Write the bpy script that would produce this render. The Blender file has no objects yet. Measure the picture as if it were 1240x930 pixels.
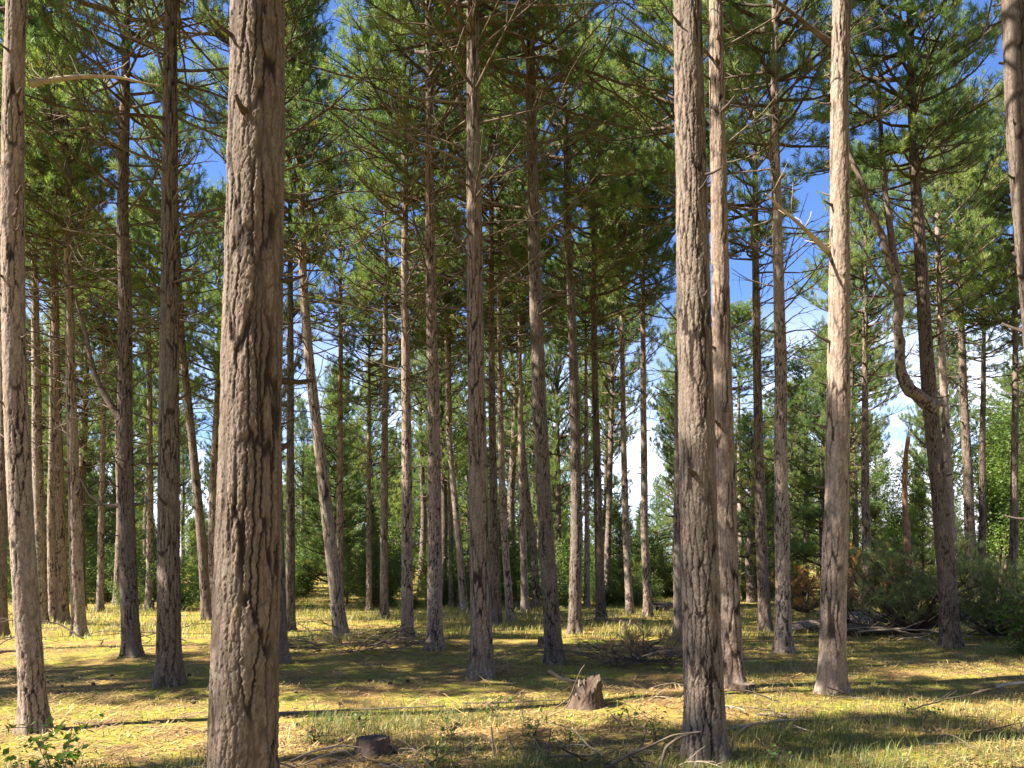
import bpy, math, random
import numpy as np
from mathutils import Vector, Euler, Quaternion

sc = bpy.context.scene
COL = sc.collection
F, CX, HY, EYE = 950.0, 620.0, 680.0, 1.6      # lens in photo pixels, centre column, horizon row, eye height (m)
PIX = 1.0 / 785.0                               # metres per picture pixel at 1 m
R = np.random.default_rng

# ------------------------------------------------------------------ helpers
_tab = R(11).random((257, 257))
def vnoise(x, y, seed=0):
    x = np.asarray(x, float) + seed * 17.31; y = np.asarray(y, float) + seed * 9.77
    xi = np.floor(x).astype(int); yi = np.floor(y).astype(int)
    fx = x - xi; fy = y - yi
    fx = fx * fx * (3 - 2 * fx); fy = fy * fy * (3 - 2 * fy)
    a = _tab[xi % 256, yi % 256]; b = _tab[(xi + 1) % 256, yi % 256]
    c = _tab[xi % 256, (yi + 1) % 256]; d = _tab[(xi + 1) % 256, (yi + 1) % 256]
    return (a * (1 - fx) + b * fx) * (1 - fy) + (c * (1 - fx) + d * fx) * fy
def fbm(x, y, seed=0, o=4):
    s = 0; a = 0.5; t = 0
    for k in range(o):
        s = s + a * vnoise(np.asarray(x) * 2 ** k, np.asarray(y) * 2 ** k, seed + k * 3); t += a; a *= 0.5
    return s / t
def gz(x, y):
    x = np.asarray(x, float); y = np.asarray(y, float)
    h = 0.16 * (fbm(x * 0.22, y * 0.22, 5, 2) - 0.5) + 0.10 * (fbm(x * 0.8, y * 0.8, 9, 3) - 0.5)
    return h * np.clip((90 - np.hypot(x, y)) / 60, 0, 1)
def smooth(a, b, x):
    t = np.clip((x - a) / (b - a), 0, 1); return t * t * (3 - 2 * t)
def norm(v):
    return v / np.maximum(np.linalg.norm(v, axis=-1, keepdims=True), 1e-9)
def ground_pt(px, py):
    Y = F * EYE / (py - HY); return (px - CX) / F * Y, Y

class MB:
    """collects quads and triangles into one mesh"""
    def __init__(s):
        s.v = []; s.q = []; s.t = []; s.n = 0; s.a = []; s.b = []; s.qm = []; s.tm = []
    def add(s, v, q=None, t=None, a=0.5, b=0.5, m=0):
        v = np.asarray(v, float).reshape(-1, 3); k = len(v)
        s.v.append(v)
        s.a.append(np.broadcast_to(np.asarray(a, float), (k,)))
        s.b.append(np.broadcast_to(np.asarray(b, float), (k,)))
        if q is not None and len(q):
            q = np.asarray(q) + s.n; s.q.append(q); s.qm.append(np.full(len(q), m))
        if t is not None and len(t):
            t = np.asarray(t) + s.n; s.t.append(t); s.tm.append(np.full(len(t), m))
        s.n += k
    def tube(s, P, rad, k=5, a=0.5, b=0.5, m=0, cap=True):
        P = np.asarray(P, float); n = len(P)
        rad = np.broadcast_to(np.asarray(rad, float), (n,))
        T = norm(np.gradient(P, axis=0))
        ref = np.array([0, 0, 1.0]) if abs(T[n // 2, 2]) < 0.8 else np.array([1.0, 0, 0])
        N = norm(ref - (T @ ref)[:, None] * T); B = np.cross(T, N)
        th = np.linspace(0, 2 * np.pi, k, endpoint=False)
        V = P[:, None] + rad[:, None, None] * (np.cos(th)[None, :, None] * N[:, None] + np.sin(th)[None, :, None] * B[:, None])
        i = np.arange(n - 1)[:, None] * k; j = np.arange(k)[None]; j2 = (j + 1) % k
        q = np.stack([i + j, i + j2, i + k + j2, i + k + j], -1).reshape(-1, 4)
        V = V.reshape(-1, 3); t = None
        if cap:
            V = np.vstack([V, P[-1:] + T[-1:] * rad[-1] * 0.3]); c = len(V) - 1; o = (n - 1) * k
            t = [(o + jj, o + (jj + 1) % k, c) for jj in range(k)]
        s.add(V, q, t, a, b, m)
    def mesh(s, name, mats, smooth_shade=True):
        me = bpy.data.meshes.new(name)
        V = np.concatenate(s.v)
        q = np.concatenate(s.q) if s.q else np.zeros((0, 4), int)
        t = np.concatenate(s.t) if s.t else np.zeros((0, 3), int)
        loops = np.concatenate([q.ravel(), t.ravel()]).astype(np.int32)
        nq, nt = len(q), len(t)
        me.vertices.add(len(V)); me.vertices.foreach_set('co', V.astype(np.float32).ravel())
        me.loops.add(len(loops)); me.loops.foreach_set('vertex_index', loops)
        me.polygons.add(nq + nt)
        st = np.concatenate([np.arange(nq) * 4, nq * 4 + np.arange(nt) * 3]).astype(np.int32)
        me.polygons.foreach_set('loop_start', st)
        mi = np.concatenate([np.concatenate(s.qm) if s.qm else np.zeros(0), np.concatenate(s.tm) if s.tm else np.zeros(0)]).astype(np.int32)
        me.polygons.foreach_set('material_index', mi)
        if smooth_shade: me.polygons.foreach_set('use_smooth', np.ones(nq + nt, bool))
        for nm, arr in (('tone', s.a), ('tint', s.b)):
            at = me.attributes.new(nm, 'FLOAT', 'POINT')
            at.data.foreach_set('value', np.concatenate(arr).astype(np.float32))
        me.update(calc_edges=True)
        for m in (mats if isinstance(mats, (list, tuple)) else [mats]): me.materials.append(m)
        return me

def link(name, me, parent=None, loc=(0, 0, 0), rot=None, scale=None):
    o = bpy.data.objects.new(name, me); COL.objects.link(o)
    o.location = loc
    if rot is not None: o.rotation_euler = rot
    if scale is not None: o.scale = scale if hasattr(scale, '__len__') else (scale,) * 3
    if parent: o.parent = parent
    return o
def tag(o, label=None, cat=None, group=None, kind=None):
    if label: o['label'] = label
    if cat: o['category'] = cat
    if group: o['group'] = group
    if kind: o['kind'] = kind
    return o
def thing(name, label, cat, loc, group=None, rot=None, scale=None):
    return tag(link(name, None, None, loc, rot, scale), label, cat, group)

# ------------------------------------------------------------------ materials
def new_mat(name):
    m = bpy.data.materials.new(name); m.use_nodes = True
    nt = m.node_tree; nt.nodes.clear()
    out = nt.nodes.new('ShaderNodeOutputMaterial')
    return m, nt, out
def N(nt, kind, **kw):
    n = nt.nodes.new(kind)
    for k, v in kw.items():
        if k in n.inputs.keys() if isinstance(k, str) else False: n.inputs[k].default_value = v
        else: setattr(n, k, v)
    return n
def ramp(nt, fac, stops):
    r = nt.nodes.new('ShaderNodeValToRGB'); e = r.color_ramp.elements
    while len(e) < len(stops): e.new(0.5)
    for i, (p, c) in enumerate(stops): e[i].position = p; e[i].color = (*c, 1)
    nt.links.new(fac, r.inputs[0]); return r.outputs[0]
def attr(nt, nm):
    a = nt.nodes.new('ShaderNodeAttribute'); a.attribute_name = nm; return a.outputs['Fac']
def mix(nt, fac, a, b, mode='MIX'):
    m = nt.nodes.new('ShaderNodeMix'); m.data_type = 'RGBA'; m.blend_type = mode
    for s, v in ((m.inputs[0], fac), (m.inputs[6], a), (m.inputs[7], b)):
        if hasattr(v, 'is_linked') or hasattr(v, 'links'): nt.links.new(v, s)
        else: s.default_value = v if not hasattr(v, '__len__') else (*v, 1)[:4]
    return m.outputs[2]
def noise(nt, scale, detail=3, vec=None, rough=0.6):
    n = nt.nodes.new('ShaderNodeTexNoise'); n.inputs['Scale'].default_value = scale
    n.inputs['Detail'].default_value = detail; n.inputs['Roughness'].default_value = rough
    if vec is not None: nt.links.new(vec, n.inputs['Vector'])
    return n.outputs[0]
def texco(nt, what='Object', scale=None):
    t = nt.nodes.new('ShaderNodeTexCoord').outputs[what]
    if scale:
        mp = nt.nodes.new('ShaderNodeMapping'); mp.inputs['Scale'].default_value = scale
        nt.links.new(t, mp.inputs[0]); return mp.outputs[0]
    return t
def obj_random(nt):
    return nt.nodes.new('ShaderNodeObjectInfo').outputs['Random']
def bump(nt, h, strength, dist):
    b = nt.nodes.new('ShaderNodeBump'); b.inputs['Strength'].default_value = strength
    b.inputs['Distance'].default_value = dist; nt.links.new(h, b.inputs['Height']); return b.outputs[0]
def surf(nt, out, col, rough=0.85, spec=0.2, nrm=None):
    p = nt.nodes.new('ShaderNodeBsdfPrincipled')
    p.inputs['Roughness'].default_value = rough; p.inputs['Specular IOR Level'].default_value = spec
    if hasattr(col, 'links'): nt.links.new(col, p.inputs['Base Color'])
    else: p.inputs['Base Color'].default_value = (*col, 1)
    if nrm is not None: nt.links.new(nrm, p.inputs['Normal'])
    nt.links.new(p.outputs[0], out.inputs[0]); return p

def bark_mat(name, crev, dark, light):
    m, nt, out = new_mat(name)
    v = texco(nt, 'Object', (1, 1, 0.35))
    plate = ramp(nt, attr(nt, 'tint'), [(0, dark), (0.55, [(a + b) / 2 for a, b in zip(dark, light)]), (1, light)])
    speck = noise(nt, 55, 4, v, 0.7)
    plate = mix(nt, ramp(nt, speck, [(0.35, (1, 1, 1)), (0.62, (0, 0, 0))]), plate, mix(nt, 1.0, plate, (0.62, 0.55, 0.5), 'MULTIPLY'))
    big = noise(nt, 2.2, 2, texco(nt, 'Object'))
    plate = mix(nt, ramp(nt, big, [(0.4, (0, 0, 0)), (0.7, (0.45, 0.45, 0.45))]), plate, (0.20, 0.195, 0.16))
    plate = mix(nt, 0.28, plate, mix(nt, obj_random(nt), (0.15, 0.085, 0.058), (0.36, 0.29, 0.235)))
    pale = nt.nodes.new('ShaderNodeObjectInfo').outputs['Color']  # trunk tint: bark tone plus sun and shade painted into the main pines
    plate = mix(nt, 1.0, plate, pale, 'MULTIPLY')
    col = mix(nt, attr(nt, 'tone'), crev, plate)
    b = bump(nt, noise(nt, 90, 4, v, 0.7), 0.7, 0.006)
    surf(nt, out, col, 0.9, 0.12, b)
    return m
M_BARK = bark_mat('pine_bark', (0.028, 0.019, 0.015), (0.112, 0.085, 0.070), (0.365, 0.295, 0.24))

def wood_mat(name, c0, c1):
    m, nt, out = new_mat(name)
    col = ramp(nt, noise(nt, 6, 3, texco(nt)), [(0.3, c0), (0.7, c1)])
    col = mix(nt, obj_random(nt), col, mix(nt, 1.0, col, (0.6, 0.57, 0.55), 'MULTIPLY'))
    surf(nt, out, col, 0.85, 0.15, bump(nt, noise(nt, 60, 3, texco(nt, 'Object', (1, 1, 0.3))), 0.5, 0.004))
    return m
M_TWIG = wood_mat('dead_branch_wood', (0.075, 0.056, 0.042), (0.18, 0.138, 0.10))
M_PALE = wood_mat('bleached_wood', (0.26, 0.20, 0.14), (0.46, 0.37, 0.27))
M_RUST = wood_mat('red_inner_wood', (0.15, 0.085, 0.055), (0.31, 0.18, 0.11))
M_STUMP = wood_mat('rotten_stump_wood', (0.06, 0.043, 0.032), (0.17, 0.125, 0.09))
M_CUT = wood_mat('weathered_stump_wood', (0.09, 0.07, 0.055), (0.19, 0.15, 0.115))

def leaf_mat(name, stops, transl=0.35, rough=0.5, vary=0.5):
    m, nt, out = new_mat(name)
    col = ramp(nt, attr(nt, 'tint'), stops)
    col = mix(nt, obj_random(nt), col, mix(nt, vary, col, (0.9, 0.82, 0.55), 'MULTIPLY'))
    p = surf(nt, out, col, rough, 0.35)
    tr = nt.nodes.new('ShaderNodeBsdfTranslucent')
    nt.links.new(mix(nt, 1.0, col, (1.0, 1.1, 0.6), 'MULTIPLY'), tr.inputs[0])
    mx = nt.nodes.new('ShaderNodeMixShader'); mx.inputs[0].default_value = transl
    nt.links.new(p.outputs[0], mx.inputs[1]); nt.links.new(tr.outputs[0], mx.inputs[2])
    nt.links.new(mx.outputs[0], out.inputs[0])
    return m
M_NEEDLE = leaf_mat('pine_needles', [(0, (0.065, 0.125, 0.055)), (0.45, (0.175, 0.245, 0.075)), (0.85, (0.30, 0.345, 0.105)), (1, (0.36, 0.25, 0.09))], 0.5, vary=0.3)
M_FALLEN = leaf_mat('fallen_pine_needles', [(0, (0.10, 0.13, 0.055)), (0.6, (0.23, 0.26, 0.105)), (0.85, (0.33, 0.30, 0.12)), (1, (0.30, 0.17, 0.07))], 0.35)
M_DEADNEEDLE = leaf_mat('rusty_dead_needles', [(0, (0.20, 0.11, 0.05)), (0.6, (0.44, 0.20, 0.075)), (1, (0.52, 0.30, 0.13))], 0.4)
M_LEAF = leaf_mat('broad_leaves', [(0, (0.06, 0.11, 0.028)), (0.6, (0.13, 0.205, 0.045)), (1, (0.21, 0.27, 0.065))], 0.5, vary=0.7)
M_GRASS = leaf_mat('grass_blades', [(0, (0.075, 0.105, 0.03)), (0.4, (0.16, 0.18, 0.05)), (0.7, (0.34, 0.29, 0.10)), (1, (0.50, 0.39, 0.17))], 0.35, vary=0)
M_LITTER = leaf_mat('needle_litter', [(0, (0.13, 0.08, 0.045)), (0.5, (0.30, 0.18, 0.07)), (1, (0.54, 0.38, 0.15))], 0.0, 0.8, vary=0)

def ground_mat():
    m, nt, out = new_mat('mossy_forest_floor')
    v = texco(nt)
    litter = ramp(nt, noise(nt, 24, 6, v, 0.75), [(0.30, (0.11, 0.060, 0.024)), (0.5, (0.36, 0.22, 0.070)), (0.72, (0.54, 0.375, 0.125))])
    moss = ramp(nt, noise(nt, 18, 5, v, 0.7), [(0.3, (0.11, 0.12, 0.025)), (0.55, (0.29, 0.28, 0.042)), (0.8, (0.43, 0.38, 0.07))])
    f = ramp(nt, noise(nt, 0.75, 5, v, 0.65), [(0.38, (0, 0, 0)), (0.58, (1, 1, 1))])
    col = mix(nt, f, litter, moss)
    f2 = ramp(nt, noise(nt, 2.6, 4, v, 0.6), [(0.47, (0, 0, 0)), (0.62, (0.85, 0.85, 0.85))])
    col = mix(nt, f2, col, ramp(nt, noise(nt, 30, 4, v), [(0.3, (0.12, 0.075, 0.04)), (0.7, (0.27, 0.165, 0.08))]))
    h = noise(nt, 40, 6, v, 0.8)
    surf(nt, out, col, 0.95, 0.05, bump(nt, h, 0.9, 0.03))
    return m
M_GROUND = ground_mat()

# ------------------------------------------------------------------ bark trunk
def cells(x, z, L, cw, ch, seed):
    """long jittered cells round a trunk of girth L: edge distance, a random per cell, place in the cell"""
    g = R(seed); nu = max(4, int(round(L / cw))); NV = 256
    jx = g.random((nu, NV)); jy = g.random((nu, NV)); tn = g.random((nu, NV)); off = g.random(nu) * 3
    U = x / L * nu; Vv = z / ch; iu = np.floor(U).astype(int)
    f1 = np.full(U.shape, 9.0); f2 = f1.copy(); tint = np.zeros(U.shape)
    for du in (-1, 0, 1):
        c = (iu + du) % nu; vv = Vv + off[c]; iv0 = np.floor(vv).astype(int)
        for dv in (-1, 0, 1):
            iv = iv0 + dv
            d = np.abs((iu + du) + 0.1 + 0.8 * jx[c, iv % NV] - U) + np.abs(iv + jy[c, iv % NV] - vv) * 0.75
            near = d < f1
            f2 = np.where(near, f1, np.minimum(f2, d)); tint = np.where(near, tn[c, iv % NV], tint); f1 = np.where(near, d, f1)
    return f2 - f1, tint
def bark_field(u, z, r, seed):
    """u 0..1 round the trunk, z in metres: plate height 0..1, plate tint 0..1, flake relief 0..1"""
    L = 2 * math.pi * r; c = u * L; sz = 0.75 + 0.75 * ((seed * 0.6180339) % 1)
    sway = 0.026 * (vnoise(z * 3, c * 5, seed) - 0.5) + 0.009 * (vnoise(z * 14, c * 12, seed + 1) - 0.5) + 0.013 * (vnoise(z * 60, c * 40, seed + 2) - 0.5)
    zw = z + 0.14 * (vnoise(c * 22, z * 7, seed + 3) - 0.5) + 0.03 * (vnoise(c * 60, z * 30, seed + 4) - 0.5)
    e1, t1 = cells(c + sway, zw, L, 0.052 * sz, 0.34 * sz, seed)
    e2, t2 = cells(c + sway * 0.8, zw, L, 0.023 * sz, 0.07 * sz, seed + 50)
    keep = smooth(0.25, 0.6, vnoise(c * 9 / sz, z * 2.2, seed + 6) - 0.25 * ((seed * 0.377) % 1) + 0.1)
    crack = (1 - smooth(0.04, 0.26, e1)) * (0.35 + 0.65 * keep)
    fine = (1 - smooth(0.0, 0.22, e2)) * 0.34
    flake = 0.55 * t2 + 0.45 * t1
    speck = fbm(c / 0.012, z / 0.03, seed + 9, 2)
    return np.clip(1 - np.maximum(crack, fine), 0, 1), np.clip(0.15 + 0.7 * flake + 0.7 * (speck - 0.5), 0, 1), flake

def make_trunk(path, rb, H, dist, seed, top_z=None, stubs=True, flare=0.45, depth=1.0, tp=0.72):
    """path: (n,3) local centre line points from z=0 upward; returns MB and centre function"""
    path = np.asarray(path, float)
    zs = path[:, 2]
    def centre(z):
        z = np.asarray(z, float)
        x = np.interp(z, zs, path[:, 0]); y = np.interp(z, zs, path[:, 1])
        return x, y
    zk = np.linspace(0, H, 60)
    cxk, cyk = centre(zk)
    ker = np.ones(7) / 7
    cxk = np.convolve(np.pad(cxk, 3, mode='reflect', reflect_type='odd'), ker, 'valid'); cyk = np.convolve(np.pad(cyk, 3, mode='reflect', reflect_type='odd'), ker, 'valid')
    wob = rb * 0.16
    cxk = cxk + wob * (vnoise(zk * 0.55, 0 * zk, seed) - 0.5) * np.minimum(zk, 1); cyk = cyk + wob * (vnoise(zk * 0.55, 0 * zk + 7, seed) - 0.5) * np.minimum(zk, 1)
    cf = lambda z: (np.interp(z, zk, cxk), np.interp(z, zk, cyk))
    def rad(z):
        z = np.asarray(z, float)
        t = np.clip((1 - z / H) / (1 - 1.3 / H), 0.0, 1.2)
        return rb * t ** tp * (1 + flare * np.exp(-np.maximum(z, 0) / 0.22)) + 0.004
    px = dist * PIX
    dz = max(0.9 * px, 0.006) * 1.15
    zvis = top_z if top_z else EYE + 700 / F * dist
    zvis = min(zvis, H)
    zz = np.arange(-0.25, zvis, dz)
    if zvis < H: zz = np.concatenate([zz, np.linspace(zvis, H, 30)])
    else: zz = np.append(zz, H)
    k = int(np.clip(2 * math.pi * rb / max(px * 0.9, 0.005), 12, 230))
    u = np.arange(k) / k
    ZZ, UU = np.meshgrid(zz, u, indexing='ij')
    plate, tint, e = bark_field(UU, ZZ, rb, seed)
    amp = rb * 0.085 * depth
    root = 0.42 * rb * np.exp(-np.maximum(ZZ, 0) / 0.20) * (np.cos(UU * 2 * math.pi * 5 + seed) * 0.6 + np.cos(UU * 2 * math.pi * 3 + 2 * seed) * 0.4)
    rr = rad(ZZ) + amp * (plate - 0.75) * (0.45 + 0.55 * np.clip(1 - ZZ / H, 0, 1)) + root
    rr += rb * 0.035 * (tint - 0.5) * plate + rb * 0.07 * (vnoise(UU * 5 + 3, ZZ * 1.4, seed + 5) - 0.5) * np.minimum(1, 4 * UU * (1 - UU) * 2)
    rr += rb * 0.05 * (e - 0.5) + rb * 0.02 * (R(seed).random(ZZ.shape) - 0.5)
    rr = np.maximum(rr, 0.004)
    cx, cy = cf(ZZ)
    th = UU * 2 * math.pi + math.pi / 2
    V = np.stack([cx + rr * np.cos(th), cy + rr * np.sin(th), ZZ], -1)
    mb = MB()
    n = len(zz)
    i = np.arange(n - 1)[:, None] * k; j = np.arange(k)[None]; j2 = (j + 1) % k
    q = np.stack([i + j, i + j2, i + k + j2, i + k + j], -1).reshape(-1, 4)
    mb.add(V, q, None, (plate ** 1.4).ravel(), np.clip(tint * 0.75 + 0.3 * vnoise(UU * 9, ZZ * 5, seed + 4), 0, 1).ravel())
    g = random.Random(seed)
    if stubs:
        z = 1.6 + g.random()
        while z < min(zvis + 1, H * 0.8):
            a = g.random() * 6.283; r0 = float(rad(z)); x, y = cf(z); L = g.uniform(0.03, 0.16) + (0.12 if g.random() < 0.2 else 0)
            d = np.array([math.cos(a), math.sin(a), g.uniform(-0.1, 0.5)])
            p0 = np.array([x, y, z]) + d * r0 * 0.8
            sr = g.uniform(0.008, 0.017) * (0.5 + rb / 0.3)
            mb.tube([p0, p0 + d * (0.2 * r0 + L * 0.5), p0 + d * (0.2 * r0 + L) + np.array([0, 0, 0.02])], [sr * 1.9, sr, sr * 0.8], 6, 0.4, 0.2)
            z += g.uniform(0.12, 0.5)
    return mb, cf, rad

# ------------------------------------------------------------------ needles and crowns
def needles(mb, P, D, rng, n=34, L=0.125, w=0.0075, stem=0.11, tint=None, m=0):
    P = np.asarray(P); D = norm(np.asarray(D)); k = len(P)
    ref = np.where(np.abs(D[:, 2:3]) < 0.9, np.array([[0, 0, 1.0]]), np.array([[1.0, 0, 0]]))
    A = norm(np.cross(D, ref)); B = np.cross(D, A)
    ph = rng.random((k, n)) * 2 * np.pi
    el = np.radians(rng.uniform(18, 72, (k, n)))
    s = rng.random((k, n)) ** 0.8 * stem
    nd = D[:, None] * np.cos(el)[..., None] + np.sin(el)[..., None] * (np.cos(ph)[..., None] * A[:, None] + np.sin(ph)[..., None] * B[:, None])
    nd[..., 2] += 0.10
    nd = norm(nd)
    base = P[:, None] + D[:, None] * (s - stem * 0.4)[..., None]
    ln = L * rng.uniform(0.7, 1.15, (k, n))
    side = norm(np.cross(nd, rng.normal(size=(k, n, 3)))) * (w * 0.5)
    tip = base + nd * ln[..., None]; mid = base + nd * (ln * 0.45)[..., None]
    V = np.stack([base - side * 0.4, mid - side, tip, mid + side], 2).reshape(-1, 3)
    q = np.arange(k * n * 4).reshape(-1, 4)
    if tint is None: tint = np.clip(rng.normal(0.45, 0.22, k), 0, 0.95)
    tt = np.clip(np.repeat(tint, n) + rng.normal(0, 0.06, k * n), 0, 1)
    mb.add(V, q, None, 0.5, np.repeat(tt, 4), m)

def curve(p0, d0, L, n, rng, lift=0.0, wander=0.12):
    p = np.array(p0, float); d = np.array(d0, float); d /= np.linalg.norm(d); pts = [p.copy()]
    for i in range(n):
        d = d + rng.normal(0, wander, 3) + np.array([0, 0, lift / n]); d /= np.linalg.norm(d)
        p = p + d * L / n; pts.append(p.copy())
    return np.array(pts)

def limb(wood, T, D, p0, d0, L, rng, r0, bare=0.3, tw=1.0):
    """one living limb with side shoots; tuft places and directions go to T, D"""
    n = max(4, int(L / 0.35))
    c = curve(p0, d0, L, n, rng, lift=rng.uniform(0.15, 0.7), wander=0.09)
    wood.tube(c, np.linspace(r0, 0.006, n + 1), 5)
    s = bare * L; side = 1
    cum = np.linspace(0, L, n + 1)
    def at(q):
        return np.array([np.interp(q, cum, c[:, k]) for k in range(3)])
    while s < L:
        p = at(s); t = norm((at(min(s + 0.1, L)) - at(max(s - 0.1, 0)))[None])[0]
        lat = np.cross(t, [0, 0, 1.0]); lat /= max(np.linalg.norm(lat), 1e-6)
        d = t * 0.75 + lat * side * rng.uniform(0.6, 1.1) + np.array([0, 0, rng.uniform(-0.1, 0.45)])
        l2 = (0.22 + 0.42 * (L - s)) * rng.uniform(0.6, 1.15)
        m = max(2, int(l2 / 0.22))
        c2 = curve(p, d, l2, m, rng, lift=0.35, wander=0.13)
        wood.tube(c2, np.linspace(0.009 + 0.004 * l2, 0.004, m + 1), 4, cap=False)
        for q in np.arange(0.2 * l2, l2 + 0.01, 0.13 / tw):
            f = q / l2 * m; i = min(int(f), m - 1); pp = c2[i] + (c2[i + 1] - c2[i]) * (f - i)
            dd = norm((c2[i + 1] - c2[i])[None])[0]
            for _ in range(1 if q < l2 * 0.8 else 2):
                o = rng.normal(0, 0.45, 3); o[2] = abs(o[2]) * 0.7
                d3 = norm((dd + o)[None])[0]; ll = rng.uniform(0.03, 0.20)
                T.append(pp + d3 * ll); D.append(d3)
        side = -side; s += rng.uniform(0.11, 0.21) / tw
    T.append(c[-1]); D.append(c[-1] - c[-2])

def make_crown(h, rad, seed, base_z=0.0, bare=0.3, whorl=0.42, nl=36, low=False, dens=1.0, w=0.0106, mat=None):
    rng = R(seed); wood = MB(); T = []; D = []
    z = base_z
    gap_a = rng.random() * 6.28
    while z < h - 0.25:
        f = (z - base_z) / (h - base_z)
        prof = (0.62 + 1.2 * f) if f < 0.3 else 1.0 - 0.75 * ((f - 0.3) / 0.7) ** 1.3
        if low: prof = 1.0 - 0.8 * f ** 0.9
        cnt = int(rng.integers(4, 7)); a0 = rng.random() * 6.28
        for k in range(cnt):
            if rng.random() > dens: continue
            a = a0 + k * 6.283 / cnt + rng.normal(0, 0.25)
            L = rad * prof * rng.uniform(0.6, 1.2) * (0.8 + 0.25 * math.cos(a - gap_a))
            el = math.radians(-4 + 55 * f ** 1.3 + rng.normal(0, 9))
            d = np.array([math.cos(a) * math.cos(el), math.sin(a) * math.cos(el), math.sin(el)])
            limb(wood, T, D, (0, 0, z + rng.normal(0, 0.08)), d, max(L, 0.35), rng, 0.016 + 0.011 * L, bare * (1 - f * 0.7))
        z += whorl * rng.uniform(0.75, 1.25) * (1 - 0.35 * f)
    limb(wood, T, D, (0, 0, h - 0.5), (0.05, 0, 1), 0.6, rng, 0.02, 0.1)
    nd = MB(); T = np.array(T); D = np.array(D) + np.array([0, 0, 0.15])
    clump = np.clip(0.42 + 0.9 * (fbm(T[:, 0] * 1.1 + T[:, 2], T[:, 1] * 1.1 - T[:, 2] * 0.7, seed, 2) - 0.5) + rng.normal(0, 0.13, len(T)), 0, 0.92)
    clump = np.where(rng.random(len(T)) < 0.025, 1.0, clump)
    needles(nd, T, D, rng, nl, 0.135, w, 0.13, clump)
    return nd.mesh('pine_foliage', mat or M_NEEDLE, False), wood.mesh('pine_limb_wood', M_TWIG)

CROWNS = []     # (foliage mesh, wood mesh, height, radius)
for i, (h, r, s) in enumerate([(6.2, 2.7, 101), (6.8, 3.0, 102), (5.6, 2.5, 103), (6.4, 2.3, 104), (7.2, 2.8, 105), (5.9, 3.1, 106)]):
    f_, w_ = make_crown(h, r, s, bare=0.40); CROWNS.append((f_, w_, h))
YOUNG = []
for i, (h, r, s) in enumerate([(7.0, 2.4, 201), (5.2, 2.1, 202), (8.6, 2.5, 203)]):
    f_, w_ = make_crown(h, r, s, base_z=0.4, bare=0.2, low=True, nl=26, w=0.012); YOUNG.append((f_, w_, h))

# ------------------------------------------------------------------ dead branches
def dead_branch_mesh(L, seed, mat=M_TWIG, droop=0.0, twigs=1.0, r0=None):
    rng = R(seed); mb = MB(); n = max(5, int(L / 0.22))
    c = curve((0, 0, 0), (1, 0, rng.uniform(-0.1, 0.25)), L, n, rng, lift=rng.uniform(-0.25, 0.6) + droop, wander=0.085)
    r0 = r0 or (0.008 + 0.0055 * L)
    mb.tube(c, np.linspace(r0, 0.004, n + 1) , 6)
    side = 1
    for i in range(2, n):
        if rng.random() < 0.72 * twigs:
            t = c[i] - c[i - 1]; t /= np.linalg.norm(t)
            lat = np.cross(t, [0, 0, 1]); side = -side
            d = t * rng.uniform(0.5, 1) + lat * side * rng.uniform(0.4, 1) + np.array([0, 0, rng.uniform(-0.3, 0.5)])
            l2 = (L * (1 - i / n) * 0.55 + 0.15) * rng.uniform(0.5, 1.2); m = max(3, int(l2 / 0.16))
            c2 = curve(c[i], d, l2, m, rng, lift=0.2, wander=0.14)
            rr = r0 * (1 - i / n) * 0.6 + 0.003
            mb.tube(c2, np.linspace(rr, 0.0028, m + 1), 4)
            for j in range(1, m):
                if rng.random() < 0.5 * twigs:
                    t2 = c2[j] - c2[j - 1]
                    c3 = curve(c2[j], norm((norm(t2[None])[0] + rng.normal(0, 0.6, 3))[None])[0], rng.uniform(0.12, 0.4), 3, rng, wander=0.18)
                    mb.tube(c3, np.linspace(rr * 0.6, 0.002, 4), 3)
    return mb.mesh('dead_branch', mat)
DEAD = [(L, dead_branch_mesh(L, 300 + i)) for i, L in enumerate([0.5, 0.8, 1.0, 1.3, 1.5, 1.7, 1.9, 2.1, 2.3, 2.5, 2.7, 2.9, 3.2, 3.4])]

def add_dead(t, cf, rad, z0, z1, count, seed, lmin=0.5, lmax=3.2):
    g = random.Random(seed)
    for i in range(count):
        f = (i + g.random()) / count; z = z0 + (z1 - z0) * f
        want = lmin + (lmax - lmin) * f ** 0.7 * g.uniform(0.35, 1.1)
        L, me = min(DEAD, key=lambda e: abs(e[0] - want) + g.random() * 0.25)
        a = g.random() * 6.283; x, y = cf(z); r = float(rad(z)) * 0.7
        link('dead_branch', me, t, (x + r * math.cos(a), y + r * math.sin(a), z), (g.uniform(-0.5, 0.5), g.uniform(-0.35, 0.12), a), want / L)

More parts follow.
